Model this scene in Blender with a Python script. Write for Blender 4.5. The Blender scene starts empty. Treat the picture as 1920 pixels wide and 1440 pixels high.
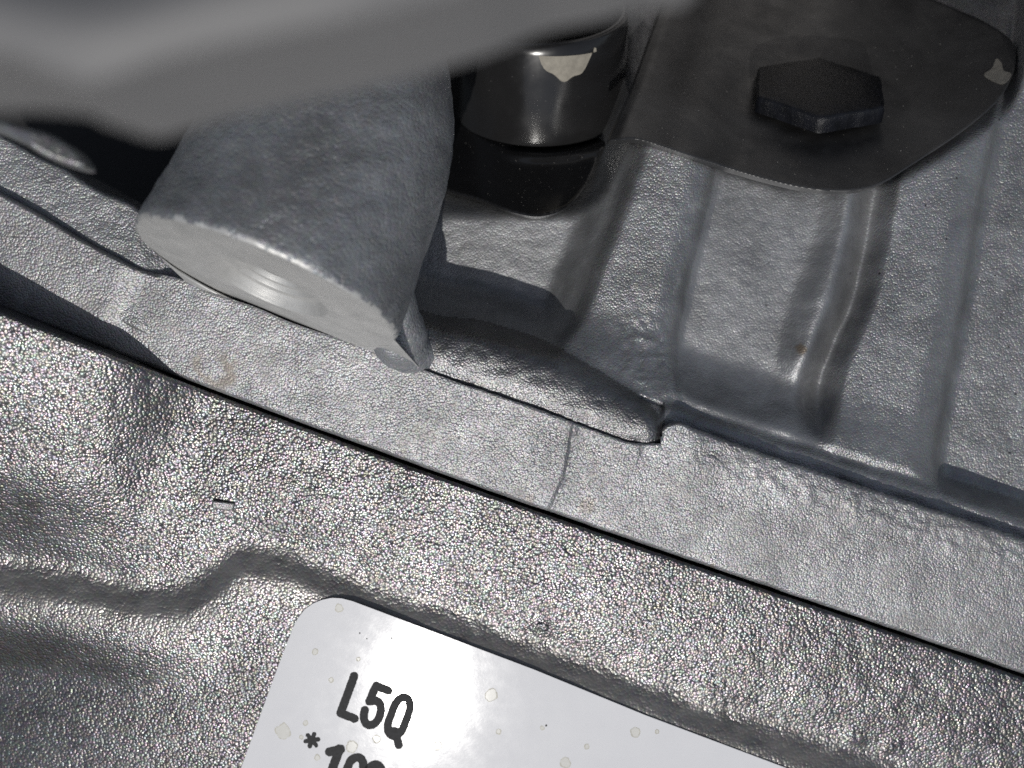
import bpy, math, random
import numpy as np
from mathutils import Vector

# ------------------------------------------------------------------ camera, sky, sun, exposure
MM = 0.001
DIST = 150.0                 # camera height above the reference plane, mm
KPX = 0.075                  # mm per photo pixel on the reference plane (1920 px wide)
sc = bpy.context.scene
cam_d = bpy.data.cameras.new("camera"); cam = bpy.data.objects.new("camera", cam_d)
sc.collection.objects.link(cam); sc.camera = cam
cam.location = (0, 0, DIST * MM)
cam_d.sensor_width = 36.0
cam_d.lens = 36.0 * DIST / (1920 * KPX)
cam_d.clip_start = 0.002; cam_d.clip_end = 50.0
cam_d.dof.use_dof = True
cam_d.dof.focus_distance = 0.153
cam_d.dof.aperture_fstop = cam_d.lens / 2.3

SUN = Vector((-0.105, -0.80, 1.0)).normalized()
world = bpy.data.worlds.new("World"); sc.world = world
world.use_nodes = True
wn = world.node_tree
bg = wn.nodes["Background"]
sky = wn.nodes.new("ShaderNodeTexSky"); sky.sky_type = 'NISHITA'; sky.sun_disc = False
sky.dust_density = 1.0; sky.ozone_density = 1.0; sky.air_density = 1.0
sky.sun_elevation = math.asin(SUN.z); sky.sun_rotation = math.atan2(SUN.x, SUN.y)
hs = wn.nodes.new("ShaderNodeHueSaturation"); hs.inputs['Saturation'].default_value = .55   # hazy, nearly white sky
wn.links.new(sky.outputs[0], hs.inputs['Color']); wn.links.new(hs.outputs[0], bg.inputs[0]); bg.inputs[1].default_value = 0.12
sun_d = bpy.data.lights.new("sun", 'SUN'); sun_d.energy = 3.6; sun_d.angle = math.radians(0.5)
sun_d.color = (1.0, 0.97, 0.92)
sun = bpy.data.objects.new("sun", sun_d); sc.collection.objects.link(sun)
sun.rotation_euler = SUN.to_track_quat('Z', 'Y').to_euler(); sun.location = SUN * 2
vs = sc.view_settings
vs.view_transform = 'Standard'; vs.look = 'None'; vs.gamma = 1.0; vs.exposure = -0.9
sc.cycles.max_bounces = 8
sc.cycles.use_denoising = False

# ------------------------------------------------------------------ numeric helpers
def at(u, v, z):
    """photo pixel of the survey sheet + depth (mm) -> world point (mm)"""
    s = (DIST - z) / DIST
    return np.stack([(u - 960) * KPX * s, (720 - v) * KPX * s, z + 0 * u], -1)

def sstep(a, b, x):
    t = np.clip((x - a) / (b - a), 0, 1); return t * t * (3 - 2 * t)

def gauss(x): return np.exp(-x * x)

def _hash(ix, iy, seed):
    h = (ix.astype(np.int64) * 374761393 + iy.astype(np.int64) * 668265263 + seed * 1442695041) & 0xffffffff
    h = ((h ^ (h >> 13)) * 1274126177) & 0xffffffff
    return ((h ^ (h >> 16)) & 0xffffffff) / 4294967296.0

def perlin(x, y, seed=0):
    ix, iy = np.floor(x), np.floor(y); fx, fy = x - ix, y - iy
    def g(dx, dy):
        a = _hash(ix + dx, iy + dy, seed) * 2 * np.pi
        return np.cos(a) * (fx - dx) + np.sin(a) * (fy - dy)
    wx = fx ** 3 * (fx * (fx * 6 - 15) + 10); wy = fy ** 3 * (fy * (fy * 6 - 15) + 10)
    return (g(0, 0) * (1 - wx) + g(1, 0) * wx) * (1 - wy) + (g(0, 1) * (1 - wx) + g(1, 1) * wx) * wy

def fbm(x, y, seed=0, o=4):
    r = 0; a = 1.0
    for i in range(o):
        r = r + a * perlin(x, y, seed + i * 17); x = x * 2.03; y = y * 2.03; a *= .5
    return r

def curve(pts):
    """smooth interpolating function through (x, y) points"""
    p = np.array(pts, float); x, y = p[:, 0], p[:, 1]
    d = np.diff(y) / np.diff(x)
    m = np.empty(len(x)); m[0] = d[0]; m[-1] = d[-1]
    for i in range(1, len(x) - 1):
        m[i] = 0 if d[i - 1] * d[i] <= 0 else 2 * d[i - 1] * d[i] / (d[i - 1] + d[i])
    def f(q):
        q = np.asarray(q, float); i = np.clip(np.searchsorted(x, q) - 1, 0, len(x) - 2)
        h = x[i + 1] - x[i]; t = (q - x[i]) / h
        tc = np.clip(t, 0, 1)
        r = (2*tc**3 - 3*tc**2 + 1) * y[i] + (tc**3 - 2*tc**2 + tc) * h * m[i] + (-2*tc**3 + 3*tc**2) * y[i+1] + (tc**3 - tc**2) * h * m[i+1]
        return r + np.where(t < 0, t * h * m[0], 0) + np.where(t > 1, (t - 1) * h * m[-1], 0)
    return f

def smooth_poly(pts, n=8):
    P = np.array(pts, float); N = len(P); out = []
    for i in range(N):
        a, b, c, d = P[i - 1], P[i], P[(i + 1) % N], P[(i + 2) % N]
        for k in range(n):
            t = k / n
            out.append(.5 * ((2*b) + (-a + c)*t + (2*a - 5*b + 4*c - d)*t*t + (-a + 3*b - 3*c + d)*t**3))
    return np.array(out)

def seg_dist(u, v, P, closed):
    d = np.full(u.shape, 1e18); inside = np.zeros(u.shape, bool)
    N = len(P)
    for i in range(N if closed else N - 1):
        a, b = P[i], P[(i + 1) % N]
        ex, ey = b - a
        L = ex * ex + ey * ey + 1e-12
        t = np.clip(((u - a[0]) * ex + (v - a[1]) * ey) / L, 0, 1)
        d = np.minimum(d, (u - a[0] - t * ex) ** 2 + (v - a[1] - t * ey) ** 2)
        if closed:
            c = ((a[1] > v) != (b[1] > v))
            xi = a[0] + (v - a[1]) / np.where(abs(ey) < 1e-9, 1e-9, ey) * ex
            inside ^= c & (u < xi)
    d = np.sqrt(d)
    return np.where(inside, -d, d) if closed else d

def poly_sdf(pts, n=8, smooth=True):
    P = smooth_poly(pts, n) if smooth else np.array(pts, float)
    return lambda u, v: seg_dist(u, v, P, True)

# ------------------------------------------------------------------ scene helpers
def thing(name, label, cat, loc=(0, 0, 0), group=None):
    o = bpy.data.objects.new(name, None); sc.collection.objects.link(o)
    o.location = [c * MM for c in loc]; o.empty_display_size = .005
    o['label'] = label; o['category'] = cat
    if group: o['group'] = group
    o['_o'] = 1; ORIG[o.name] = np.array(loc, float); del o['_o']
    return o
ORIG = {}

def origin(o):
    return np.zeros(3) if o is None else ORIG.get(o.name, np.zeros(3))

def mesh(name, co, faces, mats, parent=None, mat_idx=None, normals=None, label=None, smooth=True):
    """co in world mm; faces (n,4) or list"""
    me = bpy.data.meshes.new(name)
    org = origin(parent)
    co = np.asarray(co, float)
    if isinstance(faces, np.ndarray):
        k = faces.shape[1]
        me.vertices.add(len(co)); me.vertices.foreach_set('co', ((co - org) * MM).astype(np.float32).ravel())
        me.loops.add(faces.size); me.loops.foreach_set('vertex_index', faces.astype(np.int32).ravel())
        me.polygons.add(len(faces)); me.polygons.foreach_set('loop_start', np.arange(0, faces.size, k, dtype=np.int32))
        me.update(calc_edges=True)
    else:
        me.from_pydata(((co - org) * MM).tolist(), [], faces)
    me.polygons.foreach_set('use_smooth', np.full(len(me.polygons), smooth))
    for m in (mats if isinstance(mats, (list, tuple)) else [mats]): me.materials.append(m)
    if mat_idx is not None: me.polygons.foreach_set('material_index', np.asarray(mat_idx, np.int32))
    me.validate(); me.update()
    if normals is not None: me.normals_split_custom_set_from_vertices(normals.tolist())
    o = bpy.data.objects.new(name, me); sc.collection.objects.link(o)
    if parent is not None:
        o.parent = parent; ORIG[o.name] = org
    else:
        ORIG[o.name] = org
    if label: o['label'] = label
    return o

def sheet(u0, u1, v0, v1, step, zf, sdf=None, roll=0, skirt=0, blur=0, detail=None):
    """A relief surface over the survey sheet, cut to an outline, edge rounded over and a side wall dropped.
    returns verts, normals, quads, uv of quads centre, (wall verts, wall quads)"""
    us = np.arange(u0, u1 + step * .5, step, dtype=float); vs_ = np.arange(v0, v1 + step * .5, step, dtype=float)
    U, V = np.meshgrid(us, vs_); nx, ny = len(us), len(vs_)
    U = U.ravel().copy(); V = V.ravel().copy()
    sd = None
    if sdf is not None:
        sd = sdf(U, V)
        near = np.abs(sd) < step * .75
        for _ in range(2):
            un, vn = U[near], V[near]; s0 = sdf(un, vn); e = .25
            gu = (sdf(un + e, vn) - s0) / e; gv = (sdf(un, vn + e) - s0) / e
            g2 = np.maximum(gu * gu + gv * gv, .25)
            U[near] = un - s0 * gu / g2; V[near] = vn - s0 * gv / g2
        sd[near] = 0
    Z = zf(U, V)
    if blur:
        k = np.exp(-.5 * (np.arange(-3 * blur, 3 * blur + 1) / blur) ** 2); k /= k.sum(); h = 3 * blur
        G = np.pad(Z.reshape(ny, nx), h, mode='edge')
        G = sum(k[i] * G[i:i + ny, :] for i in range(len(k))); G = sum(k[i] * G[:, i:i + nx] for i in range(len(k)))
        Z = G.ravel()
    if detail is not None: Z = Z + detail(U, V)
    if sd is not None and roll:
        ro = roll(U, V) if callable(roll) else roll
        d = np.clip(-sd, 0, ro)
        Z = Z - (ro - np.sqrt(np.maximum(ro ** 2 - (ro - d) ** 2, 0))) * KPX
    co = at(U, V, Z)
    i = np.arange(nx * ny).reshape(ny, nx)
    q = np.stack([i[1:, :-1], i[1:, 1:], i[:-1, 1:], i[:-1, :-1]], -1).reshape(-1, 4)
    if sd is not None:
        ok = (sd[q] <= 1e-6).all(1) & (sd[q].min(1) < -1e-6)
        q = q[ok]
    # normals
    fn = np.cross(co[q[:, 2]] - co[q[:, 0]], co[q[:, 3]] - co[q[:, 1]])
    vn = np.zeros_like(co)
    for k in range(4): np.add.at(vn, q[:, k], fn)
    vn /= np.maximum(np.linalg.norm(vn, axis=1, keepdims=True), 1e-12)
    wall = None
    if skirt:
        e = np.concatenate([q[:, [0, 1]], q[:, [1, 2]], q[:, [2, 3]], q[:, [3, 0]]])
        key = np.sort(e, 1); kk = key[:, 0].astype(np.int64) * (nx * ny) + key[:, 1]
        _, inv, cnt = np.unique(kk, return_inverse=True, return_counts=True)
        be = e[cnt[inv] == 1]
        top = np.unique(be); mp = np.full(nx * ny, -1); mp[top] = np.arange(len(top))
        a = co[top]; b = a.copy(); b[:, 2] -= skirt
        n = len(top); A, B = mp[be[:, 0]], mp[be[:, 1]]
        wall = (np.concatenate([a, b]), np.stack([B, A, A + n, B + n], -1))
    return co, vn, q, U, V, wall

def compact(co, vn, q):
    used = np.unique(q); mp = np.full(len(co), -1); mp[used] = np.arange(len(used))
    return co[used], vn[used], mp[q]

def add_sheet(name, S, mats, parent, idx=None, keep_wall=True, label=None, sel=None, wear=None, rust=None):
    co, vn, q, U, V, wall = S
    if sel is not None: q = q[sel]
    c, n, qq = compact(co, vn, q)
    wv = None if wear is None else wear[np.unique(q)]
    mi = None if idx is None else (idx if sel is None else idx[sel])
    if wall is not None and keep_wall:
        wc, wq = wall
        k = len(c)
        # wall normals
        fn = np.cross(wc[wq[:, 1]] - wc[wq[:, 0]], wc[wq[:, 3]] - wc[wq[:, 0]])
        wn_ = np.zeros_like(wc)
        for j in range(4): np.add.at(wn_, wq[:, j], fn)
        wn_ /= np.maximum(np.linalg.norm(wn_, axis=1, keepdims=True), 1e-12)
        c = np.concatenate([c, wc]); n = np.concatenate([n, wn_]); qq = np.concatenate([qq, wq + k])
        if mi is not None: mi = np.concatenate([mi, np.zeros(len(wq), int)])
    o = mesh(name, c, qq, mats, parent, mi, n, label)
    if rust is not None:
        at_ = o.data.attributes.new('rust', 'FLOAT', 'POINT'); rv = rust[np.unique(q)]
        at_.data.foreach_set('value', np.concatenate([rv, np.zeros(len(c) - len(rv))]).astype(np.float32))
    if wv is not None:
        at_ = o.data.attributes.new('wear', 'FLOAT', 'POINT')
        at_.data.foreach_set('value', np.concatenate([wv, np.zeros(len(c) - len(wv))]).astype(np.float32))
    return o

def grid_tube(rings):
    """rings: (m, n, 3) -> verts, quads, closed round"""
    m, n, _ = rings.shape
    i = np.arange(m * n).reshape(m, n); j = np.roll(i, -1, 1)
    q = np.stack([i[:-1], j[:-1], j[1:], i[1:]], -1).reshape(-1, 4)
    return rings.reshape(-1, 3), q

# ------------------------------------------------------------------ materials
def ramp(nt, fac, stops):
    r = nt.nodes.new("ShaderNodeValToRGB"); e = r.color_ramp.elements
    while len(e) > 1: e.remove(e[-1])
    for i, (p, c) in enumerate(stops):
        c = (c, c, c) if not isinstance(c, tuple) else c
        if i == 0: e[0].position = p; e[0].color = (*c, 1)
        else: x = e.new(p); x.color = (*c, 1)
    nt.links.new(fac, r.inputs[0]); return r.outputs[0]

def noise(nt, co, scale, detail=3, rough=.55, dist=0):
    n = nt.nodes.new("ShaderNodeTexNoise"); n.inputs['Scale'].default_value = scale
    n.inputs['Detail'].default_value = detail; n.inputs['Roughness'].default_value = rough
    n.inputs['Distortion'].default_value = dist
    nt.links.new(co, n.inputs['Vector']); return n

def math_(nt, op, a, b=None, c=None, clamp=False):
    n = nt.nodes.new("ShaderNodeMath"); n.operation = op; n.use_clamp = clamp
    for k, x in enumerate((a, b, c)):
        if x is None: continue
        if isinstance(x, (int, float)): n.inputs[k].default_value = x
        else: nt.links.new(x, n.inputs[k])
    return n.outputs[0]

def mix(nt, fac, a, b, mode='MIX'):
    n = nt.nodes.new("ShaderNodeMix"); n.data_type = 'RGBA'; n.blend_type = mode
    for k, x in ((0, fac), (6, a), (7, b)):
        if isinstance(x, (int, float)): n.inputs[k].default_value = x
        elif isinstance(x, tuple): n.inputs[k].default_value = (*x, 1)
        else: nt.links.new(x, n.inputs[k])
    return n.outputs[2]

def bump(nt, h, strength, dist, normal=None):
    b = nt.nodes.new("ShaderNodeBump"); b.inputs['Strength'].default_value = strength
    b.inputs['Distance'].default_value = dist
    nt.links.new(h, b.inputs['Height'])
    if normal is not None: nt.links.new(normal, b.inputs['Normal'])
    return b.outputs[0]

def new_mat(name):
    m = bpy.data.materials.new(name); m.use_nodes = True
    nt = m.node_tree; p = nt.nodes["Principled BSDF"]
    tc = nt.nodes.new("ShaderNodeTexCoord")
    # world position in metres, so neighbouring parts share one pattern
    g = nt.nodes.new("ShaderNodeNewGeometry")
    return m, nt, p, g.outputs['Position']

def cast_metal(name, col, rough=.42, metal=.8, grain=.65, grain_amt=.6, grain_h=.12, fine=.12, fine_h=.02,
               mottle=.25, oxide=.2, specks=.0, pebble=True, tint=.12, soot=.0):
    """grain: pebble size mm; fine: sand size mm"""
    m, nt, p, co = new_mat(name); L = nt.links
    wob = noise(nt, co, 1000 / (grain * 1.6), 2)
    va = nt.nodes.new("ShaderNodeVectorMath"); va.operation = 'MULTIPLY_ADD'
    L.new(wob.outputs['Color'], va.inputs[0]); va.inputs[1].default_value = (grain * .0007,) * 3; L.new(co, va.inputs[2])
    cow = va.outputs[0]
    vo = nt.nodes.new("ShaderNodeTexVoronoi"); vo.feature = 'SMOOTH_F1'; vo.inputs['Scale'].default_value = 1000 / grain
    vo.inputs['Smoothness'].default_value = .12; L.new(cow, vo.inputs['Vector'])
    h1 = math_(nt, 'MULTIPLY', math_(nt, 'POWER', vo.outputs['Distance'], 2.0), -1.0)
    n2 = noise(nt, co, 1000 / fine, 3, .6)
    big = noise(nt, co, 1000 / 9.0, 5, .6, .4)
    mid = noise(nt, co, 1000 / 2.2, 4, .6)
    nb = bump(nt, mid.outputs['Fac'], .3, .00018)
    at_ = nt.nodes.new("ShaderNodeAttribute"); at_.attribute_name = 'wear'
    wear = at_.outputs['Fac']
    b_ = nt.nodes.new("ShaderNodeBump"); b_.inputs['Distance'].default_value = grain_h * .002
    L.new(math_(nt, 'MULTIPLY_ADD', wear, -.5 * grain_amt, grain_amt), b_.inputs['Strength'])
    L.new(h1, b_.inputs['Height']); L.new(nb, b_.inputs['Normal']); nb = b_.outputs[0]
    nb = bump(nt, n2.outputs['Fac'], .8, fine_h * .001, nb)
    L.new(nb, p.inputs['Normal'])
    # colour
    c0 = tuple(c * (1 - mottle) for c in col); c1 = tuple(min(1, c * (1 + mottle)) for c in col)
    c = ramp(nt, big.outputs['Fac'], [(.3, c0), (.7, c1)])
    # each grain a slightly different grey, a little warm or cold
    gcol = mix(nt, tint, (1, 1, 1), vo.outputs['Color'], 'MIX')
    c = mix(nt, 1.0, c, gcol, 'MULTIPLY')
    fi = ramp(nt, n2.outputs['Fac'], [(.35, .72), (.65, 1.0)])
    c = mix(nt, .6, c, fi, 'MULTIPLY')
    # pale oxide bloom
    ox = noise(nt, co, 1000 / 5.5, 6, .68, .8)
    of = ramp(nt, ox.outputs['Fac'], [(.56, 0.0), (.72, 1.0)])
    of2 = math_(nt, 'MULTIPLY', of, oxide)
    c = mix(nt, of2, c, (.56, .58, .60))
    if specks:
        sp = nt.nodes.new("ShaderNodeTexVoronoi"); sp.inputs['Scale'].default_value = 1000 / 3.2
        L.new(co, sp.inputs['Vector'])
        sf = ramp(nt, sp.outputs['Distance'], [(.05, specks), (.075, 0.0)])
        sep = nt.nodes.new("ShaderNodeSeparateColor"); L.new(sp.outputs['Color'], sep.inputs[0])
        sel = math_(nt, 'LESS_THAN', sep.outputs[0], .35)
        sf = math_(nt, 'MULTIPLY', sf, sel)
        c = mix(nt, sf, c, (.02, .019, .018))
    c = mix(nt, math_(nt, 'MULTIPLY', wear, .5), c, (.25, .24, .225))
    ar_ = nt.nodes.new("ShaderNodeAttribute"); ar_.attribute_name = 'rust'
    c = mix(nt, ar_.outputs['Fac'], c, (.20, .15, .10))
    L.new(c, p.inputs['Base Color'])
    r = ramp(nt, mid.outputs['Fac'], [(.3, max(.05, rough - .07)), (.7, rough + .07)])
    L.new(r, p.inputs['Roughness'])
    mt = math_(nt, 'MULTIPLY_ADD', wear, -.45, math_(nt, 'MULTIPLY_ADD', of2, -.6, metal), clamp=True)
    L.new(mt, p.inputs['Metallic'])
    return m

M = {}
M['cover'] = cast_metal('coarse_cast_aluminium', (.205, .20, .203), rough=.32, metal=.95, grain=.41, grain_amt=1.0, grain_h=.047, fine=.14, fine_h=.012, oxide=.1, tint=.25)
M['flange'] = cast_metal('fine_cast_aluminium', (.335, .335, .345), rough=.45, metal=.75, grain=.30, grain_amt=.7, grain_h=.05, fine=.13, fine_h=.015, oxide=.3, specks=.6, tint=.15)
M['block'] = cast_metal('sandy_cast_aluminium', (.37, .375, .385), rough=.42, metal=.7, grain=.28, grain_amt=.8, grain_h=.045, fine=.12, fine_h=.02, oxide=.25, specks=.8, tint=.15)
M['recess'] = cast_metal('smooth_cast_aluminium', (.36, .365, .375), rough=.46, metal=.65, grain=.28, grain_amt=.5, grain_h=.04, fine=.12, fine_h=.012, oxide=.2, specks=.5, tint=.06)
M['bead'] = cast_metal('rubbed_cast_aluminium', (.25, .25, .255), rough=.42, metal=.95, grain=.3, grain_amt=.7, grain_h=.045, fine=.12, fine_h=.02, oxide=.15, tint=.12)
M['boss'] = cast_metal('dull_cast_aluminium', (.37, .38, .40), rough=.48, metal=.6, grain=.38, grain_amt=.9, grain_h=.06, fine=.16, fine_h=.02, oxide=.25, tint=.1)

def machined(name):
    m, nt, p, co = new_mat(name); L = nt.links
    tc = nt.nodes.new("ShaderNodeTexCoord")
    n1 = noise(nt, co, 260, 5, .6, .5)
    # turning marks: rings round the bore, from the face's own axes (UV holds mm from the bore centre)
    uv = tc.outputs['UV']
    ln = nt.nodes.new("ShaderNodeVectorMath"); ln.operation = 'LENGTH'; L.new(uv, ln.inputs[0])
    rr = math_(nt, 'MULTIPLY', ln.outputs['Value'], 30.0)
    n2 = nt.nodes.new("ShaderNodeTexNoise"); n2.noise_dimensions = '1D'; n2.inputs['Scale'].default_value = 1.0
    n2.inputs['Detail'].default_value = 4
    L.new(rr, n2.inputs['W'])
    nb = bump(nt, n2.outputs['Fac'], .5, .00005)
    nb = bump(nt, n1.outputs['Fac'], .3, .0002, nb)
    L.new(nb, p.inputs['Normal'])
    c = ramp(nt, n1.outputs['Fac'], [(.3, (.52, .52, .51)), (.7, (.68, .675, .66))])
    L.new(c, p.inputs['Base Color']); p.inputs['Metallic'].default_value = .5
    L.new(ramp(nt, n2.outputs['Fac'], [(.3, .38), (.7, .5)]), p.inputs['Roughness'])
    return m
M['machined'] = machined('machined_aluminium')

def black_paint(name, col=(.018, .018, .019), rough=.28, dust=.25, dcol=(.2, .195, .19), spec=.5, coat=.3):
    m, nt, p, co = new_mat(name); L = nt.links
    n1 = noise(nt, co, 70, 5, .6, .6); n2 = noise(nt, co, 6000, 2); n3 = noise(nt, co, 300, 4)
    d = ramp(nt, n1.outputs['Fac'], [(.36, 0.02), (.7, dust)])
    sp = nt.nodes.new("ShaderNodeTexVoronoi"); sp.inputs['Scale'].default_value = 900; L.new(co, sp.inputs['Vector'])
    sf = ramp(nt, sp.outputs['Distance'], [(.06, .5), (.1, 0.0)])
    sep = nt.nodes.new("ShaderNodeSeparateColor"); L.new(sp.outputs['Color'], sep.inputs[0])
    sf = math_(nt, 'MULTIPLY', sf, math_(nt, 'LESS_THAN', sep.outputs[1], .25))
    d = math_(nt, 'MAXIMUM', d, sf)
    L.new(mix(nt, d, col, dcol), p.inputs['Base Color'])
    L.new(ramp(nt, n3.outputs['Fac'], [(.3, rough - .08), (.7, rough + .1)]), p.inputs['Roughness'])
    L.new(bump(nt, n3.outputs['Fac'], .2, .00012), p.inputs['Normal'])
    p.inputs['Specular IOR Level'].default_value = spec
    p.inputs['Coat Weight'].default_value = coat; p.inputs['Coat Roughness'].default_value = .2
    return m
M['plate'] = black_paint('dusty_black_paint', (.016, .016, .017), rough=.40, dust=.28, spec=.9, coat=0)  # dust, strengthened to paint in some of the plate's reflected grey
M['lobe'] = black_paint('glossy_black_paint', (.012, .012, .013), rough=.2, dust=.05)

def bolt_mat():
    m, nt, p, co = new_mat('rough_black_coating'); L = nt.links
    n1 = noise(nt, co, 1500, 5, .75); n2 = noise(nt, co, 500, 3)
    L.new(ramp(nt, n2.outputs['Fac'], [(.3, (.005, .0055, .007)), (.75, (.012, .013, .018))]), p.inputs['Base Color'])
    p.inputs['Roughness'].default_value = .3; p.inputs['Specular IOR Level'].default_value = .4
    L.new(bump(nt, n1.outputs['Fac'], .9, .00016), p.inputs['Normal'])
    return m
M['bolt'] = bolt_mat()

def plain(name, col, rough=.6, metal=0, var=.15, scale=300, bmp=.2, bd=.0002, spec=.5):
    m, nt, p, co = new_mat(name); L = nt.links
    n = noise(nt, co, scale, 5, .6)
    L.new(ramp(nt, n.outputs['Fac'], [(.3, tuple(c * (1 - var) for c in col)), (.7, tuple(min(1, c * (1 + var)) for c in col))]), p.inputs['Base Color'])
    p.inputs['Roughness'].default_value = rough; p.inputs['Metallic'].default_value = metal
    p.inputs['Specular IOR Level'].default_value = spec
    L.new(bump(nt, n.outputs['Fac'], bmp, bd), p.inputs['Normal'])
    return m
M['arm'] = plain('grey_painted_casting', (.19, .188, .19), .55, .0, .08, 60)
M['void'] = plain('matte_black', (.012, .012, .013), .7, 0)  # plain black, also gives the deep cavity its dark
M['pale'] = plain('pale_reflector', (.75, .72, .70), .6, 0, .1, 200)  # for the added ribs that brighten the plate by reflection
M['beige'] = plain('beige_paint_marker', (.34, .315, .265), .65, 0, .2, 900)
M['ink'] = plain('black_label_ink', (.018, .019, .022), .5, 0, .5, 2500, .3, .00005, .15)
M['stain'] = plain('dried_water_stain', (.745, .735, .69), .1, 0, .04, 1200, .1, .00001, .4)
M['stain_rim'] = plain('dried_water_stain_rim', (.36, .345, .28), .4, 0, .25, 1500, .2, .00005)

def label_mat():
    m, nt, p, co = new_mat('white_label_film'); L = nt.links
    n1 = noise(nt, co, 120, 5, .6); n2 = noise(nt, co, 2200, 3, .6); n3 = noise(nt, co, 500, 3)
    L.new(ramp(nt, n1.outputs['Fac'], [(.3, (.79, .79, .81)), (.7, (.83, .83, .845))]), p.inputs['Base Color']); p.inputs['Specular IOR Level'].default_value = .4
    L.new(ramp(nt, n3.outputs['Fac'], [(.35, .075), (.7, .095)]), p.inputs['Roughness'])
    L.new(bump(nt, n2.outputs['Fac'], .2, .00001), p.inputs['Normal'])
    return m
M['label'] = label_mat()

def blob_sdf(u0, v0, r, seed, amp=.35, sq=1.0):
    return lambda u, v: np.hypot(u - u0, (v - v0) / sq) - r * (1 + amp * fbm((u - u0) / r * .9 + 7, (v - v0) / r * .9, seed, 3))

# ------------------------------------------------------------------ survey: main lines of the castings
_sp = np.array([(-500, 400), (-200, 497), (0, 580), (117, 630), (194, 659), (272, 694), (350, 724), (420, 749), (520, 786), (640, 834),
              (820, 890), (1020, 955), (1200, 1020), (1440, 1107), (1620, 1168), (1920, 1278), (2400, 1450)], float)
_sc = np.polyfit((_sp[:, 0] - 960) / 960, _sp[:, 1], 4)
def seam(u): return np.polyval(_sc, (np.asarray(u, float) - 960) / 960)
ftop = curve([(-500, 160), (-200, 260), (0, 361), (70, 398), (155, 449), (218, 482), (272, 507), (342, 524), (391, 546), (482, 577),
              (542, 603), (633, 634), (693, 655), (784, 689), (847, 713), (933, 741), (1070, 790), (1107, 804), (1203, 832), (1235, 832),
              (1243, 803), (1252, 796), (1271, 791), (1300, 802), (1354, 822), (1438, 852), (1594, 904), (1736, 950), (1920, 1010), (2400, 1180)])
def base(u, v): return -2 + .23 * (720 - v) * KPX
_fp = np.array([(-500, 160), (0, 361), (272, 507), (482, 577), (784, 689), (1070, 790), (1300, 808), (1594, 904), (1920, 1010), (2400, 1180)], float)
_fc = np.polyfit((_fp[:, 0] - 960) / 960, _fp[:, 1], 3)
def ftop_s(u): return np.polyval(_fc, (np.asarray(u, float) - 960) / 960)
def zedge(u): return base(u, ftop_s(u))

# ------------------------------------------------------------------ engine block
block = thing('engine_block', 'fine-grained grey cast aluminium block with ribs, sealing flange and round boss behind the black seam', 'engine block', (20, 10, -30))

# flange: the long strip between the seam and the recesses
def split_u(v): return np.interp(v, [780, 795, 850, 900, 940, 960], [1079, 1075, 1068, 1056, 1040, 1030]) + 3 * perlin(v / 22., v * 0 + .3, 5)
def flange_sdf(u, v):
    a = (v - (seam(u) - 7.5 + 1.5 * perlin(u / 45., u * 0 + .5, 9))) * .94
    jag = 2.2 * fbm(u / 16., v / 90., 3, 3) * sstep(780, 860, u)
    b = (ftop(u) + jag - v) * .93
    return np.maximum(a, b)
def flange_z(u, v):
    z = base(u, v) + 0
    up = u + (v - 515) * .4
    z = z + .55 * (1 - sstep(215, 285, up)) - .0004 * np.clip(215 - up, 0, 400)
    z = z + .10 * fbm(u / 70., v / 70., 11, 3)
    z = z + .2 * sstep(1080, 1086, u) * (1 - sstep(1196, 1204, u)) * (1 - sstep(22, 27, v - ftop(u) + 2 * perlin(u / 9., v / 9., 13)))
    d = v - ftop(u)
    right = sstep(1240, 1330, u)
    lump = np.maximum(0, fbm(u / 30., v / 24., 21, 3) + .2)
    z = z + right * (.26 * lump * gauss((d - 38) / 40.) - .2 * gauss(d / 22.))
    z = z + .25 * (1 - right) * gauss((d - 4) / 5.) * sstep(840, 880, u)
    s = u - split_u(v)
    z = z + .16 * (1 - sstep(-3, 3, s)) - .22 * gauss(s / 4.)
    low = seam(u) - v
    return z
S = sheet(-300, 2220, 230, 1440, 3.2, flange_z, flange_sdf, roll=lambda u, v: np.where((v - ftop(u) < 40) & (u > 300) & (u < 1240), 1.2, 6.5), skirt=7)
cu = S[3][S[2]].mean(1); cv = S[4][S[2]].mean(1)
left = cu < split_u(cv)
def spot(S, u0, v0, r, seed): return sstep(.25, -.35, blob_sdf(u0, v0, r, seed, .5)(S[3], S[4]) / r)
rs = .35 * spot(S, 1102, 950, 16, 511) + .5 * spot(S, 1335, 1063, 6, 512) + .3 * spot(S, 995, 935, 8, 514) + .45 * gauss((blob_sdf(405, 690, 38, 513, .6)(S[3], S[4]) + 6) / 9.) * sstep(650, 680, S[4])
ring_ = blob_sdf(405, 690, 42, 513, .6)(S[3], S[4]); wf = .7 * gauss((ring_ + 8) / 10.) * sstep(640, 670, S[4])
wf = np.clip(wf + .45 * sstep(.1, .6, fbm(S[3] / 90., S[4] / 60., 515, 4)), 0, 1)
add_sheet('flange', S, M['flange'], block, keep_wall=True, sel=left, rust=rs, wear=wf, label='slightly raised left length of flange, smooth up to a thin parting crack')
add_sheet('flange', S, M['flange'], block, keep_wall=False, sel=~left, rust=rs, wear=wf, label='right length of flange with lumpy bright casting along its upper edge')

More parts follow.
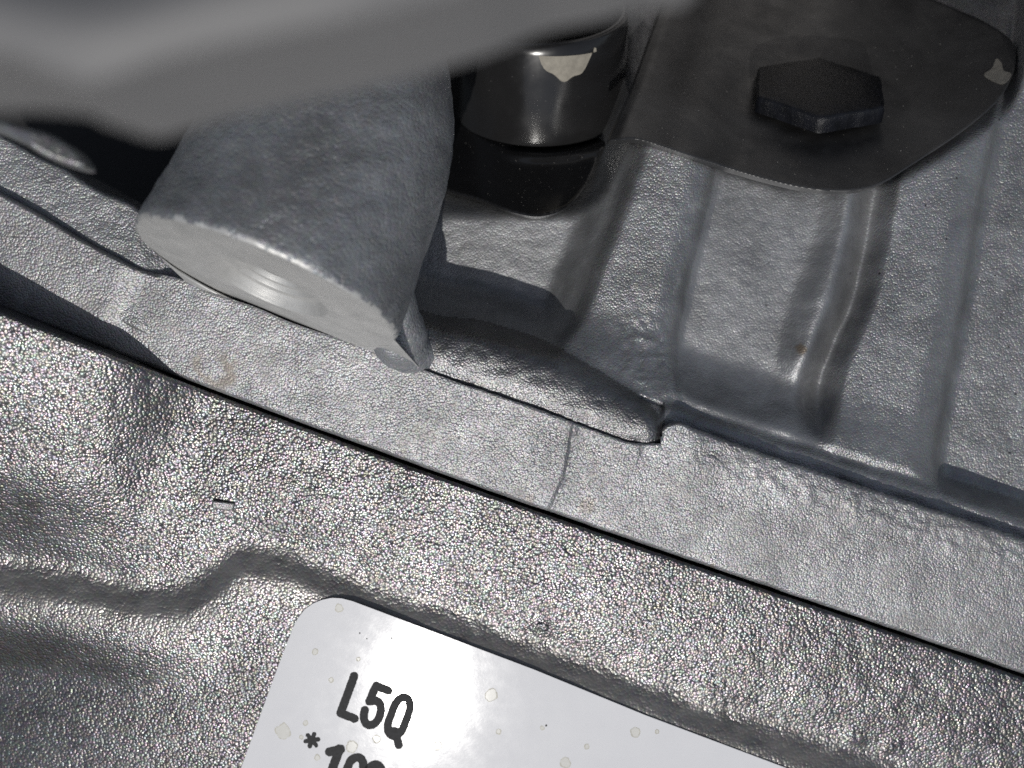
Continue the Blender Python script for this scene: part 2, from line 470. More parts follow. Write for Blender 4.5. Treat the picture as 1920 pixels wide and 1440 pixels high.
# recess, ribs, bead: one continuous casting behind the flange, split into its parts
E1 = curve([(-400, 1300), (290, 1186), (400, 1150), (500, 1110), (590, 1076), (640, 1045), (720, 990), (1200, 800)])
E2 = curve([(-400, 1500), (320, 1345), (450, 1312), (560, 1287), (640, 1272), (700, 1274), (760, 1284), (1200, 1380)])
E3a = curve([(-400, 1760), (340, 1575), (450, 1548), (580, 1502), (680, 1478), (740, 1468), (1200, 1400)])
E3b = curve([(-400, 1850), (360, 1652), (440, 1638), (560, 1612), (640, 1578), (720, 1550), (780, 1542), (1200, 1500)])
E4 = curve([(-400, 1960), (230, 1874), (330, 1850), (480, 1826), (620, 1801), (760, 1776), (860, 1762), (900, 1768), (950, 1800), (1200, 1990)])
beadw = curve([(600, 60), (760, 92), (800, 92), (900, 108), (1000, 112), (1100, 100), (1200, 76), (1245, 40), (1290, 30), (1400, 34), (1600, 38), (1920, 44), (2400, 50)])
vramp = curve([(600, 400), (1060, 405), (1120, 378), (1150, 325), (1180, 270), (1240, 272), (1340, 312), (1500, 352), (1650, 345), (1800, 275), (1850, 245), (1900, 190), (1935, 60), (2000, -60), (2400, -300)])
def block_z(u, v):
    d = (ftop(u) - v) * .93
    ds = (ftop_s(u) - v) * .93
    ze = zedge(u)
    up = (720 - v) * KPX
    flo = -16.5 + .14 * (560 - v) * KPX
    flo = flo + .9 * gauss((v - 590) / 60.) * 0
    rib1 = -8.0 + .06 * (500 - v) * KPX
    rib1 = rib1 + (ze - 3.2 - rib1) * sstep(190, 60, ds)
    pock = -13.0 + .08 * (600 - v) * KPX
    col = -10.3 + .06 * (600 - v) * KPX - 1.6 * sstep(670, 730, v)
    rib3 = -9.6 + .03 * (600 - v) * KPX
    rib3 = rib3 + (ze - 3.0 - rib3) * sstep(170, 50, ds)
    side = -14.2 + .06 * (600 - v) * KPX
    wob = 3.5 * fbm(u / 60., v / 60., 31, 3)
    x1 = u + wob - E1(v); x2 = u + wob - E2(v); xa = u + wob - E3a(v); xb = u + wob - E3b(v); x4 = u + wob * .5 - E4(v)
    z = flo
    a1 = .45 * sstep(-85, -12, x1) ** 2 + .55 * sstep(-16, 26, x1)
    z = z + (rib1 - z) * a1
    a2 = .35 * sstep(-58, 0, x2) + .65 * sstep(-16, 6, x2)
    z = z + (pock - z) * a2
    aa = sstep(-34, 40, xa)
    z = z + (col - z) * aa
    ab = sstep(-62, -12, xb)
    z = z + (pock - 2.4 - z) * ab
    ac = sstep(-14, 34, xb)
    z = z + (rib3 - z) * ac
    a4 = .35 * sstep(-60, 0, x4) + .65 * sstep(-12, 5, x4)
    z = z + (side - z) * a4
    # slope away under the bracket
    z = z - 1.33 * KPX * 1.1 * np.maximum(0, vramp(u) - v)
    # bead on the left, ledge on the right
    w = beadw(u)
    t = np.clip(d / w, -1, 1.6)
    lz = sstep(1215, 1275, u)
    bead = ze - 3.05 + 3.3 * np.sqrt(np.maximum(1 - ((np.clip(t, 0, 1.15) - .52) / .66) ** 2, 0.02))
    bead = bead + .25 * fbm(u / 34., v / 20., 51, 3)
    ledge = ze - 2.7 + .5 * fbm(u / 60., (v - .35 * u) / 12., 53, 4) + .35 * np.sin(np.clip(t, 0, 1) * np.pi)
    ledge = ledge - 1.3 * gauss((t - 1.05) / .22)
    bz = bead + (ledge - bead) * lz
    f = sstep(w * .80, w * .9 + 92, d) ** .8 * (1 - lz) + lz * (sstep(w * .9, w * 1.2 + 105, d) ** .8 * sstep(E3b(v) + 75, E3b(v) + 5, u) + sstep(.95, 1.5, t) * (1 - sstep(E3b(v) + 75, E3b(v) + 5, u)))
    z = bz + (z - bz) * f
    return z
def block_detail(u, v):
    wob = 3.5 * fbm(u / 60., v / 60., 31, 3)
    x2 = u + wob - E2(v); x4 = u + wob * .5 - E4(v)
    on = sstep(1.0, 1.5, (ftop(u) - v) * .93 / beadw(u))
    z = -on * (.25 * gauss((x2 + 3) / 4.5) + .3 * gauss((x4 + 2) / 4.5)) + .07 * fbm(u / 40., v / 40., 41, 3) + .03 * fbm(u / 14., v / 14., 43, 2)
    z = z + .45 * gauss((u - 1215) / 50.) * gauss((v - 670) / 75.) * fbm(u / 17., v / 19., 47, 3)
    z = z - 1.0 * gauss(((v - 752) - .42 * (u - 1215)) / 4.) * sstep(1190, 1200, u) * (1 - sstep(1236, 1250, u))
    return z
def block_sdf(u, v): return np.maximum(np.maximum(-(u - 700), -(v + 260)), (v - ftop_s(u) - 45))
S = sheet(680, 2240, -280, 1160, 3.2, block_z, block_sdf, 0, 30, blur=2, detail=block_detail)
q = S[2]; cu = S[3][q].mean(1); cv = S[4][q].mean(1)
d = (ftop(cu) - cv) * .93; t = d / beadw(cu)
reg = np.full(len(q), 0)
reg[cu > E1(cv)] = 1; reg[cu > E2(cv)] = 2; reg[cu > E3a(cv)] = 3; reg[cu > E3b(cv)] = 4; reg[cu > E4(cv)] = 5
reg[(t < 1.12)] = 6; reg[(t < 1.12) & (cu > 1245)] = 7
def spot(S, u0, v0, r, seed): return sstep(.25, -.35, blob_sdf(u0, v0, r, seed, .5)(S[3], S[4]) / r)
rs = .75 * spot(S, 1503, 655, 11, 500)
first = True
for k, (nm, mt, lb) in enumerate([('recess_floor', 'recess', 'smooth deep floor between the boss and the first rib'),
                                  ('rib', 'block', 'left rib with sandy skin, broad and flat'),
                                  ('pocket_floor', 'recess', 'shallow pocket between the two flat ribs'),
                                  ('rib', 'recess', 'narrow rounded rib inside the pocket with a rust spot'),
                                  ('rib', 'block', 'right rib, tall and flat, running to the flange'),
                                  ('side_wall', 'block', 'flat darker wall right of the last rib'),
                                  ('cast_bead', 'bead', 'thick rounded bead along the flange'),
                                  ('cast_ledge', 'block', 'thin ragged ledge in the shade behind the flange')]):
    add_sheet(nm, S, M[mt], block, sel=reg == k, keep_wall=first, label=lb, rust=rs); first = False


# ledge at the left, behind the flange
led = poly_sdf([(-400, 40), (-100, 195), (23, 262), (78, 293), (128, 317), (187, 355), (257, 387), (300, 440), (352, 524), (420, 600), (300, 640), (0, 470), (-400, 260)], 8)
def led_z(u, v): return zedge(u) - .5 + .12 * (ftop(u) - v) * KPX + .12 * fbm(u / 40., v / 40., 61, 3) - 1.2 * sstep(250, 340, u)
S = sheet(-420, 440, 20, 660, 3.2, led_z, led, 10, 45)
add_sheet('ledge', S, M['block'], block, label='lower coarse-grained ledge left of the boss')

# boss: a big turned-faced cylinder standing up out of the flange
_q = 1.034
BC = np.array([-30.46 * _q, 12.01 * _q, DIST - (DIST - 17.32) * _q]); BR = 17.26 * _q; T, A = 1.34535, .37135
bn = np.array([-math.sin(T) * math.sin(A), -math.sin(T) * math.cos(A), math.cos(T)]); ba = -bn
e1 = np.cross(bn, [0, 0, 1.]); e1 /= np.linalg.norm(e1); e2 = np.cross(bn, e1)
if e2[2] < 0: e1, e2 = -e1, -e2
n = 240; th = np.linspace(0, 2 * np.pi, n, endpoint=False)
def ringpt(r, t, th=th):
    return BC + t * ba + (r * np.cos(th))[:, None] * e1 + (r * np.sin(th))[:, None] * e2
tt = np.concatenate([[0, .25, .6], np.linspace(1.1, 50, 110)])
rings = []
for t in tt:
    r = BR + .1 - .5 * math.exp(-t / .35) - .075 * t
    if t > 19: r -= .0145 * (t - 19) ** 2
    r = r * np.ones(n)
    x = th * BR
    lump = .28 * fbm(np.cos(th) * 5 + 9, np.sin(th) * 5 + t * .28, 71, 4) + .05 * fbm(np.cos(th) * 30, np.sin(th) * 30 + t * 1.6, 77, 3)
    if t < 1.5: lump = lump + .35 * np.minimum(0, fbm(np.cos(th) * 16 + 3, np.sin(th) * 16 + 5, 79, 3)) * math.exp(-t / .7)
    rings.append(ringpt(r + lump, t))
c, q = grid_tube(np.array(rings))
bm_ = np.zeros((len(tt) - 1, n), int)
for k in range(len(tt) - 1):
    bm_[k] = tt[k] < .22 + .7 * fbm(np.cos(th) * 9 + 3, np.sin(th) * 9 + 5, 73, 3)
boss = mesh('boss', c, q[:, ::-1], [M['boss'], M['machined']], block, bm_.ravel(), label='thick round boss with a machined end face and dull bluish sides')
rim = (rings[0] - BC); rimr = np.hypot(rim @ e1, rim @ e2)
# machined face with stepped bore
prof = [(None, 0), (.93, 0.0), (.8, 0), (.65, 0), (.5, 0), (8.35, 0), (8.25, .06), (7.3, 1.5), (7.1, 1.6), (6.1, 1.6), (6.0, 1.65), (5.7, 2.2), (5.5, 2.25), (4.9, 2.25), (4.8, 2.3), (4.5, 2.9), (4.3, 2.95), (2.0, 2.95), (.02, 2.95)]
fr = []
for r, t in prof:
    if r is None: rr = rimr + .02; t = .02
    elif r < 1.5: rr = 8.35 + (rimr - 8.35) * ((r - .5) / .5 if r > .5 else 0.02)
    else: rr = r * np.ones(n)
    fr.append(ringpt(rr, t))
c, q = grid_tube(np.array(fr))
face = mesh('machined_face', c, q, M['machined'], boss)
uvl = face.data.uv_layers.new(name='UVMap')
li = np.zeros(len(face.data.loops), np.int32); face.data.loops.foreach_get('vertex_index', li)
loc = c - BC; uvv = np.stack([loc @ e1, loc @ e2], 1)
uvl.data.foreach_set('uv', uvv[li].astype(np.float32).ravel())
# facing cut running out from the boss face to the flange edge
ang = np.radians(np.linspace(-172, -4, 70))
ra = BC + (np.interp(ang % (2 * np.pi), th, rimr, period=2 * np.pi) * np.cos(ang))[:, None] * e1 + (np.interp(ang % (2 * np.pi), th, rimr, period=2 * np.pi) * np.sin(ang))[:, None] * e2 + .04 * ba
if ra[0, 0] > ra[-1, 0]: ra = ra[::-1]
ub = np.linspace(352, 792, 70); vb = ftop(ub) + 4
rb = at(ub, vb, base(ub, vb) - .3)
rr_ = np.array([ra + (rb - ra) * w for w in np.linspace(0, 1, 7)])
i = np.arange(7 * 70).reshape(7, 70)
mesh('facing_cut', rr_.reshape(-1, 3), np.stack([i[:-1, :-1], i[1:, :-1], i[1:, 1:], i[:-1, 1:]], -1).reshape(-1, 4), M['machined'], boss)
# rounded fillet running from the boss down into the bead
fp_ = [(738, 525, 8, 2.2), (740, 572, 5, 3.0), (745, 618, 1.8, 3.8), (756, 646, -.8, 3.8), (780, 660, -2.9, 3.2), (818, 668, -4.8, 2.4), (850, 676, -7.5, 1.2)]
fc_ = [np.append(at(np.array(float(a)), np.array(float(b)), np.array(float(c_))), r) for a, b, c_, r in fp_]
fc_ = smooth_poly(np.array(fc_), 6)[:len(fp_) * 6 - 6]
fa_ = np.linspace(0, 2 * np.pi, 28, endpoint=False); fr_ = []
for k in range(len(fc_)):
    tg_ = fc_[min(k + 1, len(fc_) - 1), :3] - fc_[max(k - 1, 0), :3]; tg_ /= np.linalg.norm(tg_)
    s1 = np.cross(tg_, [0, 0, 1.]); s1 /= np.linalg.norm(s1); s2 = np.cross(s1, tg_)
    rr_f = fc_[k, 3] * (1 + .10 * fbm(np.cos(fa_) * 2 + k * .2, np.sin(fa_) * 2 + 3, 97, 3))
    fr_.append(fc_[k, :3] + (rr_f * np.cos(fa_))[:, None] * s1 + (rr_f * np.sin(fa_))[:, None] * s2)
c, q = grid_tube(np.array(fr_))
mesh('fillet', c, q, M['boss'], block)
# added out of view: dark wall and pale ribs for the plate to reflect
X_ = np.arange(-120, 180, 1.0); W_ = []
for zz, yy in ((-62, 122), (30, 124), (34, 140)):
    W_.append(np.stack([X_, yy + 0 * X_, zz + 0 * X_], 1))
W_ = np.array(W_); i = np.arange(W_.shape[0] * W_.shape[1]).reshape(W_.shape[:2])
mesh('reflector_backdrop', W_.reshape(-1, 3), np.stack([i[:-1, :-1], i[:-1, 1:], i[1:, 1:], i[1:, :-1]], -1).reshape(-1, 4), M['void'], block)
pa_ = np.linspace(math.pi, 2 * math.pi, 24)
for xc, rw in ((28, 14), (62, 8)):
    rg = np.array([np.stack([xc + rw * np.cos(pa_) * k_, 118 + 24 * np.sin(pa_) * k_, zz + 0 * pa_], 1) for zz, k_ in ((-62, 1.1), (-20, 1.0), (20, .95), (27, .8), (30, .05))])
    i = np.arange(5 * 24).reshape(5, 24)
    mesh('reflector_rib', rg.reshape(-1, 3), np.stack([i[:-1, :-1], i[:-1, 1:], i[1:, 1:], i[1:, :-1]], -1).reshape(-1, 4), M['pale'], block)
# cavity behind everything, the dark of its depth put into a black colour
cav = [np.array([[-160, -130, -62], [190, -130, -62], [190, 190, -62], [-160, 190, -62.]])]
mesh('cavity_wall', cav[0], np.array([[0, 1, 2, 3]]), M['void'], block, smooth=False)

# ------------------------------------------------------------------ engine cover in front of the seam
cover = thing('engine_cover', 'coarse pebble-grained aluminium cover below the black seam, carrying the white sticker', 'engine cover', (-10, -35, -20))
stepl = curve([(-500, 1020), (0, 1046), (150, 1066), (250, 1088), (330, 1090), (400, 1055), (460, 1014), (520, 1020), (600, 1052), (700, 1094),
               (850, 1142), (1000, 1198), (1300, 1305), (1650, 1420), (2000, 1535), (2500, 1700)])
def cover_z(u, v):
    z = base(u, v) - .35
    g = (v - stepl(u)) * .93
    up = u + (v - 740) * .30
    bul = 6.2 * (1 - sstep(150, 418, up)) + .15 * KPX * np.maximum(0, 190 - up)
    z = z + bul * (1 - .40 * sstep(-420, -40, g) - .60 * sstep(-170, 20, g))
    z = z - .5 * sstep(-110, 5, g) - .5 * gauss((g - 22) / 38.) + 1.3 * sstep(-16, 66, g)
    pl_ = np.maximum(0, 620 - u - .25 * np.maximum(0, 1300 - v)) * sstep(60, 200, g)
    z = z - .00022 * KPX * pl_ ** 2
    z = z + .14 * fbm(u / 60., v / 60., 81, 3) * sstep(90, 40, g) + .05 * fbm(u / 30., v / 30., 83, 2)
    rg = gauss((g - 10) / 30.)
    z = z + .035 * rg * fbm(u / 22., (v - .38 * u) / 9., 85, 3)
    # chips along the step
    for (cu_, cv_, r_) in ((1015, 1176, 26), (1340, 1300, 40), (1600, 1385, 24), (1670, 1402, 20)):
        z = z + .32 * (1 + fbm(u / 9., v / 9., 88, 2)) * gauss(np.hypot(u - cu_, (v - cv_) * 1.7) / r_)
    return z
def cover_sdf(u, v): return (seam(u) + .8 * fbm(u / 30., v * 0, 87, 2) - v) * .94
S = sheet(-420, 2340, 380, 1960, 3.2, cover_z, cover_sdf, 5, 14)
q = S[2]; cu = S[3][q].mean(1); cv = S[4][q].mean(1)
g = (cv - stepl(cu)) * .93
_g = (S[4] - stepl(S[3])) * .93
wr = sstep(-30, 50, _g) * (1 - sstep(30, 130, _g)) * 1.25 * np.clip(.85 + .5 * fbm(S[3] / 50., S[4] / 30., 89, 3), 0, 1)
pad = g > 60; grv = (g > -25) & ~pad
add_sheet('rim_band', S, M['cover'], cover, sel=~pad & ~grv, wear=wr, label='sparkling pebbled band along the seam, bulging at the left')
add_sheet('groove', S, M['cover'], cover, sel=grv, wear=wr, keep_wall=False, label='smooth dark winding step below the band')
add_sheet('label_pad', S, M['cover'], cover, sel=pad, wear=wr, keep_wall=False, label='flat pebbled pad around the white sticker')
# small rectangular casting mark
mk = poly_sdf([(398, 939), (440, 944), (438, 957), (428, 958), (398, 953)], 1, False)
S = sheet(390, 446, 932, 966, 1.2, lambda u, v: cover_z(u, v) + .45 + .008 * (438 - u), mk, 2, 1.2)
add_sheet('casting_mark', S, M['flange'], cover)

# ------------------------------------------------------------------ white sticker
lab = thing('label_sticker', 'white rounded sticker printed L5Q on the cover, with dried water spots', 'sticker', tuple(at(np.array(800.), np.array(1320.), np.array(-9.5))))
def lab_z(u, v): return base(u, v) - .35 - .5 + 1.3 + .16
lp = [(250, 1960), (452, 1440), (519, 1256), (549, 1178), (558, 1160), (571, 1143), (586, 1132), (603, 1125), (622, 1121), (640, 1122), (660, 1127), (700, 1142), (1000, 1255), (1210, 1341), (1490, 1446), (2400, 1800), (2400, 1960)]
S = sheet(240, 2400, 1100, 1960, 4, lab_z, poly_sdf(lp, 1, False), 0, .2)
add_sheet('sticker_film', S, M['label'], lab)
ex = np.array([.932, .362]); ey = np.array([.345, -.939])
def arc(cx, cy, rx, ry, a0, a1, n=14):
    a = np.radians(np.linspace(a0, a1, n)); return [(cx + rx * math.cos(x), cy + ry * math.sin(x)) for x in a]
GL = {  # strokes in pixels, x along the line of print, y up, height 84
    'L': ([[(8, 80), (8, 6)], [(8, 6), (36, 6)]], 8.0),
    '5': ([[(35, 78), (10, 78)], [(10, 78), (8, 46)], [(8, 46)] + arc(21, 28, 15, 24, 120, -180) + [(6, 24)]], 7.8),
    'Q': ([arc(22, 52, 15, 26, 0, 180) + [(7, 26)] + arc(22, 26, 15, 24, 180, 360) + [(37, 52)], [(24, 12), (40, -10)]], 7.8),
    '1': ([[(24, 0), (24, 80)], [(26, 80), (8, 68)]], 8.6),
    '6': ([arc(22, 58, 14, 20, 20, 180) + [(8, 24)] + arc(22, 24, 14, 20, 180, 540)], 8.0),
    '2': ([arc(21, 58, 14, 20, 170, -30) + [(8, 6), (36, 6)]], 8.0),
    '*': ([[(0, -12), (0, 12)], [(-10.4, -6), (10.4, 6)], [(-10.4, 6), (10.4, -6)]], 4.2),
}
def glyph(ch, ox, oy, sx=1.0):
    strokes, hw = GL[ch]
    Ps = [np.array([[ox + ex[0] * x * sx + ey[0] * y, oy + ex[1] * x * sx + ey[1] * y] for x, y in s]) for s in strokes]
    allp = np.concatenate(Ps)
    def sd(u, v):
        d = np.min([seg_dist(u, v, P, False) for P in Ps], 0)
        return d - hw + .9 * fbm(u / 5., v / 5., 91, 2)
    S = sheet(allp[:, 0].min() - 14, allp[:, 0].max() + 14, allp[:, 1].min() - 14, min(1530, allp[:, 1].max() + 14), 1.4, lambda u, v: lab_z(u, v) + .012, sd, 0, .011)
    add_sheet('character', S, M['ink'], lab, label={'L': 'printed letter L', '5': 'printed digit 5', 'Q': 'printed letter Q', '*': 'printed asterisk'}.get(ch))
o0 = np.array([629., 1340.])
for ch, x in (('L', 0), ('5', 43), ('Q', 91)): glyph(ch, *(o0 + ex * x))
glyph('*', 585, 1388)
o1 = np.array([585., 1470.])
for ch, x in (('1', 2), ('6', 44), ('2', 82), ('2', 124)): glyph(ch, *(o1 + ex * x))
rnd = random.Random(4)
stains = [(636, 1140, 9), (591, 1222, 7), (530, 1371, 17), (573, 1356, 6), (768, 1380, 12), (921, 1303, 14), (820, 1398, 10), (706, 1386, 9), (660, 1400, 13),
          (1191, 1373, 11), (1232, 1372, 5), (1017, 1365, 5), (935, 1372, 6), (621, 1275, 6), (595, 1420, 7), (565, 1382, 5), (1060, 1430, 12), (1100, 1400, 6), (672, 1236, 5)]
for k, (u0, v0, r) in enumerate(stains):
    r *= .85
    sd = blob_sdf(u0, v0, r, 100 + k, .3, 1.05)
    S = sheet(u0 - 2 * r, u0 + 2 * r, v0 - 2 * r, v0 + 2 * r, max(.8, r / 10), lambda u, v: lab_z(u, v) + .008, sd, 0, .006)
    q = S[2]; dd = sd(S[3][q].mean(1), S[4][q].mean(1))
    w = 1.7 + 1.3 * fbm(S[3][q].mean(1) / 9., S[4][q].mean(1) / 9., k, 2)
    add_sheet('water_stain', S, [M['stain'], M['stain_rim']], lab, idx=(dd > -w).astype(int))
for k in range(16):
    u0, v0 = rnd.uniform(560, 1300), rnd.uniform(1170, 1430)
    r = rnd.uniform(.9, 2.0)
    if v0 < 1150 + (u0 - 640) * .4: continue
    S = sheet(u0 - 6, u0 + 6, v0 - 6, v0 + 6, .8, lambda u, v: lab_z(u, v) + .03, blob_sdf(u0, v0, r, 200 + k, .6), 0, .03)
    if len(S[2]): add_sheet('dirt_speck', S, M['void'], lab)

# ------------------------------------------------------------------ black bracket and bolt
brk = thing('mounting_bracket', 'black painted pressed-steel bracket bolted across the tops of the ribs', 'bracket', (35, 35, -14))
_ep = np.array([(1060, 245), (1100, 250), (1182, 260), (1220, 268), (1340, 309), (1450, 342), (1530, 354), (1600, 352), (1700, 331), (1800, 290), (1900, 232), (1960, 200)], float)
_ec = np.polyfit((_ep[:, 0] - 1500) / 400, _ep[:, 1], 5)
def edge_line(u): return np.polyval(_ec, (np.clip(u, 1080, 1950) - 1500) / 400)
def plate_z(u, v):
    ve = edge_line(u)
    z = -5.2 - 1.2 * (ve - v) * KPX * 1.1
    sh = u + (v - 150) * .33
    z = z + 1.1 * gauss((sh - 1290) / 75.) - .9 * gauss((sh - 1425) / 60.)
    z = z + .8 * gauss((u - 1560) / 90.) * sstep(230, 340, v) + .25 * fbm(u / 130., v / 130., 301, 2)
    dd = np.hypot((u - 1532) / 158., (v - 198) / 66.)
    z = z + .35 * (1 - sstep(.8, 1.15, dd))
    # left border bends down to the lobe
    x = u - np.interp(v, [-300, 0, 170, 265], [1330, 1245, 1182, 1140])
    z = z - 1.2 * sstep(34, -4, x) ** 2
    return z
pl = poly_sdf([(1340, -300), (1292, -140), (1243, 0), (1212, 85), (1180, 172), (1150, 236), (1141, 262), (1160, 263), (1182, 261), (1220, 268), (1340, 308), (1450, 340), (1530, 356), (1600, 358),
               (1650, 346), (1700, 316), (1800, 250), (1865, 195), (1895, 150), (1905, 110), (1895, 75), (1852, 44), (1800, 20), (1740, -6), (1640, -60), (1500, -300)], 6)
S = sheet(1100, 1930, -310, 380, 2.2, plate_z, pl, 5, 2.4)
plate = add_sheet('plate', S, M['plate'], brk, label='dusty right half of the bracket, sloping away, with light bands reflected from added ribs')  # its light bands mirror the unseen added ribs
def lobe_c(u, v): return np.hypot((u - 1010) / 1.0, (v - 178) / .51)
def lobe_z(u, v):
    z = -11.5 - 1.12 * (404 - v) * KPX * 1.15
    r = lobe_c(u, v)
    z = z - 1.6 * gauss((r - 188) / 16.) * sstep(930, 1040, u) + 1.2 * gauss((r - 225) / 22.) * sstep(930, 1000, u)
    z = z + 1.5 * sstep(1080, 1140, u + (v - 300) * .4)
    return z
lo = poly_sdf([(700, -250), (700, 250), (760, 322), (835, 357), (900, 376), (960, 398), (1012, 406), (1060, 391), (1090, 360), (1110, 322), (1125, 290), (1150, 262), (1230, 240), (1300, 0), (1380, -250)], 8)
S = sheet(690, 1400, -260, 420, 3.2, lobe_z, lo, 4, 2.2)
add_sheet('lobe', S, M['lobe'], brk, label='glossy lower left half of the bracket with a drawn cup')
# drawn cup standing on the lobe
nb_ = np.array([0, .75, .66]); nb_ /= np.linalg.norm(nb_)
c0 = at(np.array(1010.), np.array(178.), np.array(float(lobe_z(np.array(1010.), np.array(178.)))))
f1 = np.array([1., 0, 0]); f2 = np.cross(nb_, f1)
prof = [(15.2, -1.5), (15.1, 0), (15.0, 1.0), (14.8, 4), (14.6, 9), (14.45, 13.5), (14.2, 14.6), (13.7, 15.2), (13.1, 15.2), (12.7, 14.7), (12.5, 13.6), (12.4, 8), (12.3, 2), (11, .6), (0.2, .5)]
th2 = np.linspace(0, 2 * np.pi, 120, endpoint=False)
rg = np.array([c0 + t * nb_ + (r * np.cos(th2))[:, None] * f1 + (r * np.sin(th2))[:, None] * f2 for r, t in prof])
c, q = grid_tube(rg)
mesh('cup', c, q, M['lobe'], brk, label='tall round cup with a worn shiny rim')

def patch_on(name, fn, cells, mat, parent, label=None):
    return None
# beige paint marks
S = sheet(1830, 1910, 90, 170, 1.5, lambda u, v: plate_z(u, v) + .10, poly_sdf([(1868, 110), (1878, 118), (1882, 132), (1896, 138), (1890, 152), (1876, 158), (1850, 146), (1846, 138), (1860, 128)], 4), 0, .05)
add_sheet('paint_mark', S, M['beige'], brk, label='beige paint mark at the right tip')
# paint mark on the cup wall, below the rim (wraps round the wall)
pa = np.radians(np.linspace(268, 306, 24)); rows = []
for j in range(9):
    w = j / 8
    row = []
    for i, a in enumerate(pa):
        x = i / 23
        lo_ = 13.6 - .6 * x; hi_ = 13.6 - (4.2 * math.sin(math.pi * min(1, max(0, x * 1.05))) ** .7) - .3 * math.sin(x * 19)
        t = lo_ + (hi_ - lo_) * w
        r = np.interp(t, [4, 9, 13.5], [14.8, 14.6, 14.45]) + .05
        row.append(c0 + t * nb_ + r * math.cos(a) * f1 + r * math.sin(a) * f2)
    rows.append(row)
rows = np.array(rows); i = np.arange(9 * 24).reshape(9, 24)
mesh('paint_mark', rows.reshape(-1, 3), np.stack([i[:-1, :-1], i[:-1, 1:], i[1:, 1:], i[1:, :-1]], -1).reshape(-1, 4), M['beige'], brk, label='beige paint mark below the cup rim')

# dust lying on the black paint, grit on the castings
def scatter(name, label, cat, mat, zfun, ok, box, num, size, seed):
    rr = np.random.RandomState(seed); P, F = [], []
    while len(P) < num * 5:
        u, v = rr.uniform(box[0], box[1]), rr.uniform(box[2], box[3])
        if not ok(np.array([u]), np.array([v]))[0]: continue
        z = float(zfun(np.array([u]), np.array([v]))[0]); p = at(np.array(u), np.array(v), np.array(z))
        r = size * (.45 + 1.0 * rr.rand() ** 3); st = 1 + 1.5 * rr.rand() ** 3; an = rr.uniform(0, 6.3); k = len(P)
        dx, dy = np.array([math.cos(an), math.sin(an), 0]) * r * st, np.array([-math.sin(an), math.cos(an), 0]) * r
        e = 4.0; dzu = (float(zfun(np.array([u + e]), np.array([v]))[0]) - z) / (e * KPX); dzv = -(float(zfun(np.array([u]), np.array([v + e]))[0]) - z) / (e * KPX)
        for q in (dx, dy, -dx, -dy): P.append(p + q + np.array([0, 0, dzu * q[0] + dzv * q[1] - .01]))
        P.append(p + np.array([0, 0, r * .7])); F += [(k, k + 1, k + 4), (k + 1, k + 2, k + 4), (k + 2, k + 3, k + 4), (k + 3, k, k + 4)]
    o = mesh(name, np.array(P), F, mat, None, smooth=False); o['kind'] = 'stuff'; o['label'] = label; o['category'] = cat
M['dust'] = plain('pale_dust', (.42, .40, .37), .9, 0, .3, 900)
scatter('dust', 'pale dust specks lying on the black bracket', 'dust', M['dust'], plate_z, lambda u, v: pl(u, v) < -14, (1130, 1900, 0, 360), 260, .075, 3)
scatter('lobe_dust', 'fine pale dust specks on the glossy lower half of the black bracket', 'dust', M['dust'], lobe_z, lambda u, v: (lo(u, v) < -12) & (lobe_c(u, v) > 190), (860, 1140, 200, 400), 90, .065, 5)
scatter('grit', 'dark grit specks on the right rib and side wall of the block', 'grit', M['void'], lambda u, v: block_z(u, v) + .02, lambda u, v: (u > E3b(v) + 50) & (np.abs(u - E4(v)) > 40) & (ftop(u) - v > 130) & (pl(u, v) > 8), (1580, 1920, 300, 900), 120, .10, 7)

# hex bolt through the plate
zc = float(plate_z(np.array(1532.), np.array(200.)))
bc = at(np.array(1532.), np.array(190.), np.array(zc + .3))
bolt = thing('hex_bolt', 'black rough-coated hex bolt head clamping the bracket', 'bolt', tuple(bc))
nz = np.array([0.0, .76, .65]); nz /= np.linalg.norm(nz)
g1 = np.cross([0, 1, 0], nz); g1 /= np.linalg.norm(g1); g2 = np.cross(nz, g1)
def hexring(r, t, rnd_=.0, n=96, rot=math.pi / 6 - .2):
    a = np.linspace(0, 2 * np.pi, n, endpoint=False)
    k = np.mod(a - rot, np.pi / 3) - np.pi / 6
    hexr = r * math.cos(math.pi / 6) / np.cos(k)
    rr = hexr * (1 - rnd_) + r * .93 * rnd_
    rr = rr * (1 + .006 * np.sin(a * 11) + .004 * np.sin(a * 23 + 1))
    return bc + t * nz + (rr * np.cos(a))[:, None] * g1 + (rr * np.sin(a))[:, None] * g2
RB = 11.2
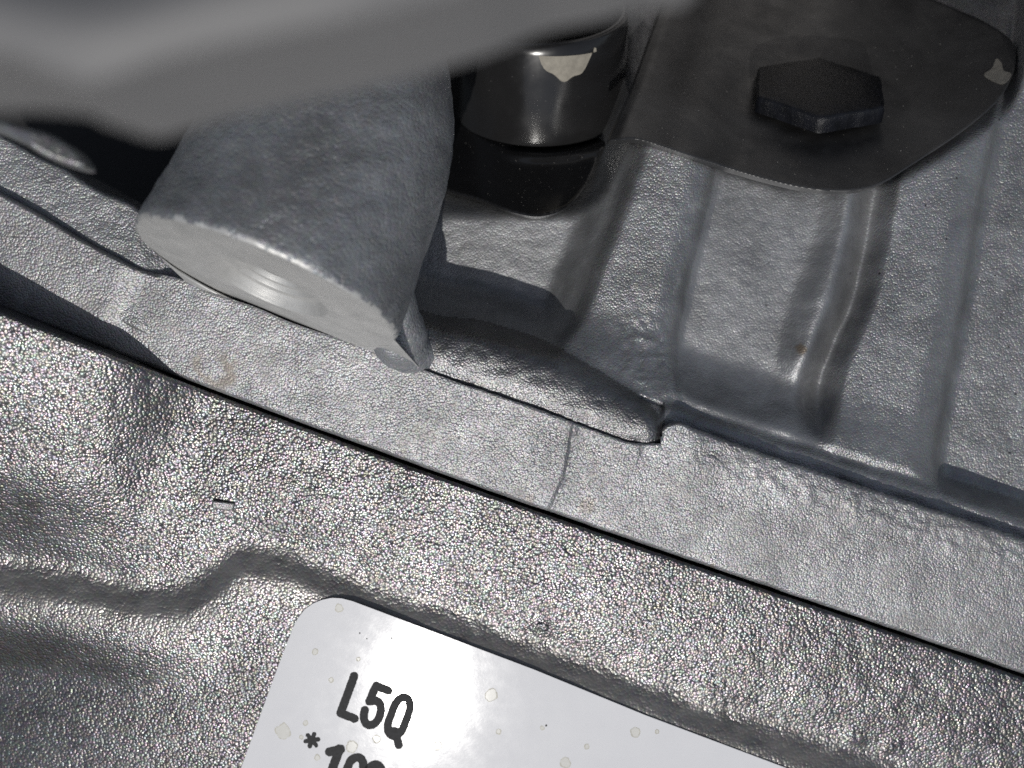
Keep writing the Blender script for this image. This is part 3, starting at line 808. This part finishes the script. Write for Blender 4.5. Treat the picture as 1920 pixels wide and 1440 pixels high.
hr = [hexring(RB, 0), hexring(RB, .6), hexring(RB, 1.5), hexring(RB * .995, 2.0), hexring(RB * .985, 2.4, .05), hexring(RB * .96, 2.6, .1), hexring(RB * .93, 2.7, .25), hexring(RB * .6, 2.75, 1), hexring(.05, 2.75, 1)]
c, q = grid_tube(np.array(hr))
mesh('head', c, q, M['bolt'], bolt)
a = np.linspace(0, 2 * np.pi, 48, endpoint=False)
c, q = grid_tube(np.array([bc + t * nz + (r * np.cos(a))[:, None] * g1 + (r * np.sin(a))[:, None] * g2 for r, t in [(4.9, 1.0), (5.0, -1), (5.0, -14), (4.2, -15.5), (.05, -15.6)]]))
mesh('shank', c, q, M['bolt'], bolt)
# ------------------------------------------------------------------ out-of-focus arm close to the lens
arm = thing('grey_arm', 'blurred smooth grey arm crossing the upper left corner close to the lens', 'engine arm', (-30, 35, 60))
ar = poly_sdf([(-1200, -1200), (1700, -1200), (1420, -230), (1240, -110), (1040, -64), (900, -10), (700, 46), (520, 84), (340, 124), (230, 158), (160, 172), (60, 142), (-100, 110), (-1200, 60)], 8)
alow = curve([(-1200, 40), (-100, 130), (60, 165), (160, 180), (230, 165), (340, 132), (520, 84), (700, 46), (900, -10), (1040, -64), (1240, -110), (1420, -230), (1700, -420)])
def arm_z(u, v):
    d = np.maximum(alow(u) - v, 0)
    return 109 - 5.0 * gauss(d / 120.) - .00008 * np.minimum(d, 700) ** 2 * (1 + .7 * sstep(600, 1150, u)) - .003 * np.maximum(0, u - 650)
S = sheet(-1180, 1700, -1180, 320, 10, arm_z, ar, 20, 9, blur=6)
add_sheet('arm_casting', S, M['arm'], arm)
tg = poly_sdf([(-200, 140), (-60, 200), (30, 235), (90, 250), (140, 278), (163, 306), (164, 317), (140, 314), (90, 296), (40, 268), (-40, 235), (-200, 190)], 8)
S = sheet(-210, 180, 120, 330, 4, lambda u, v: 40 - .02 * np.abs(u - 60) + 0 * v, tg, 8, 2)
add_sheet('lug', S, M['flange'], arm, label='small pointed metal lug hanging below the arm')
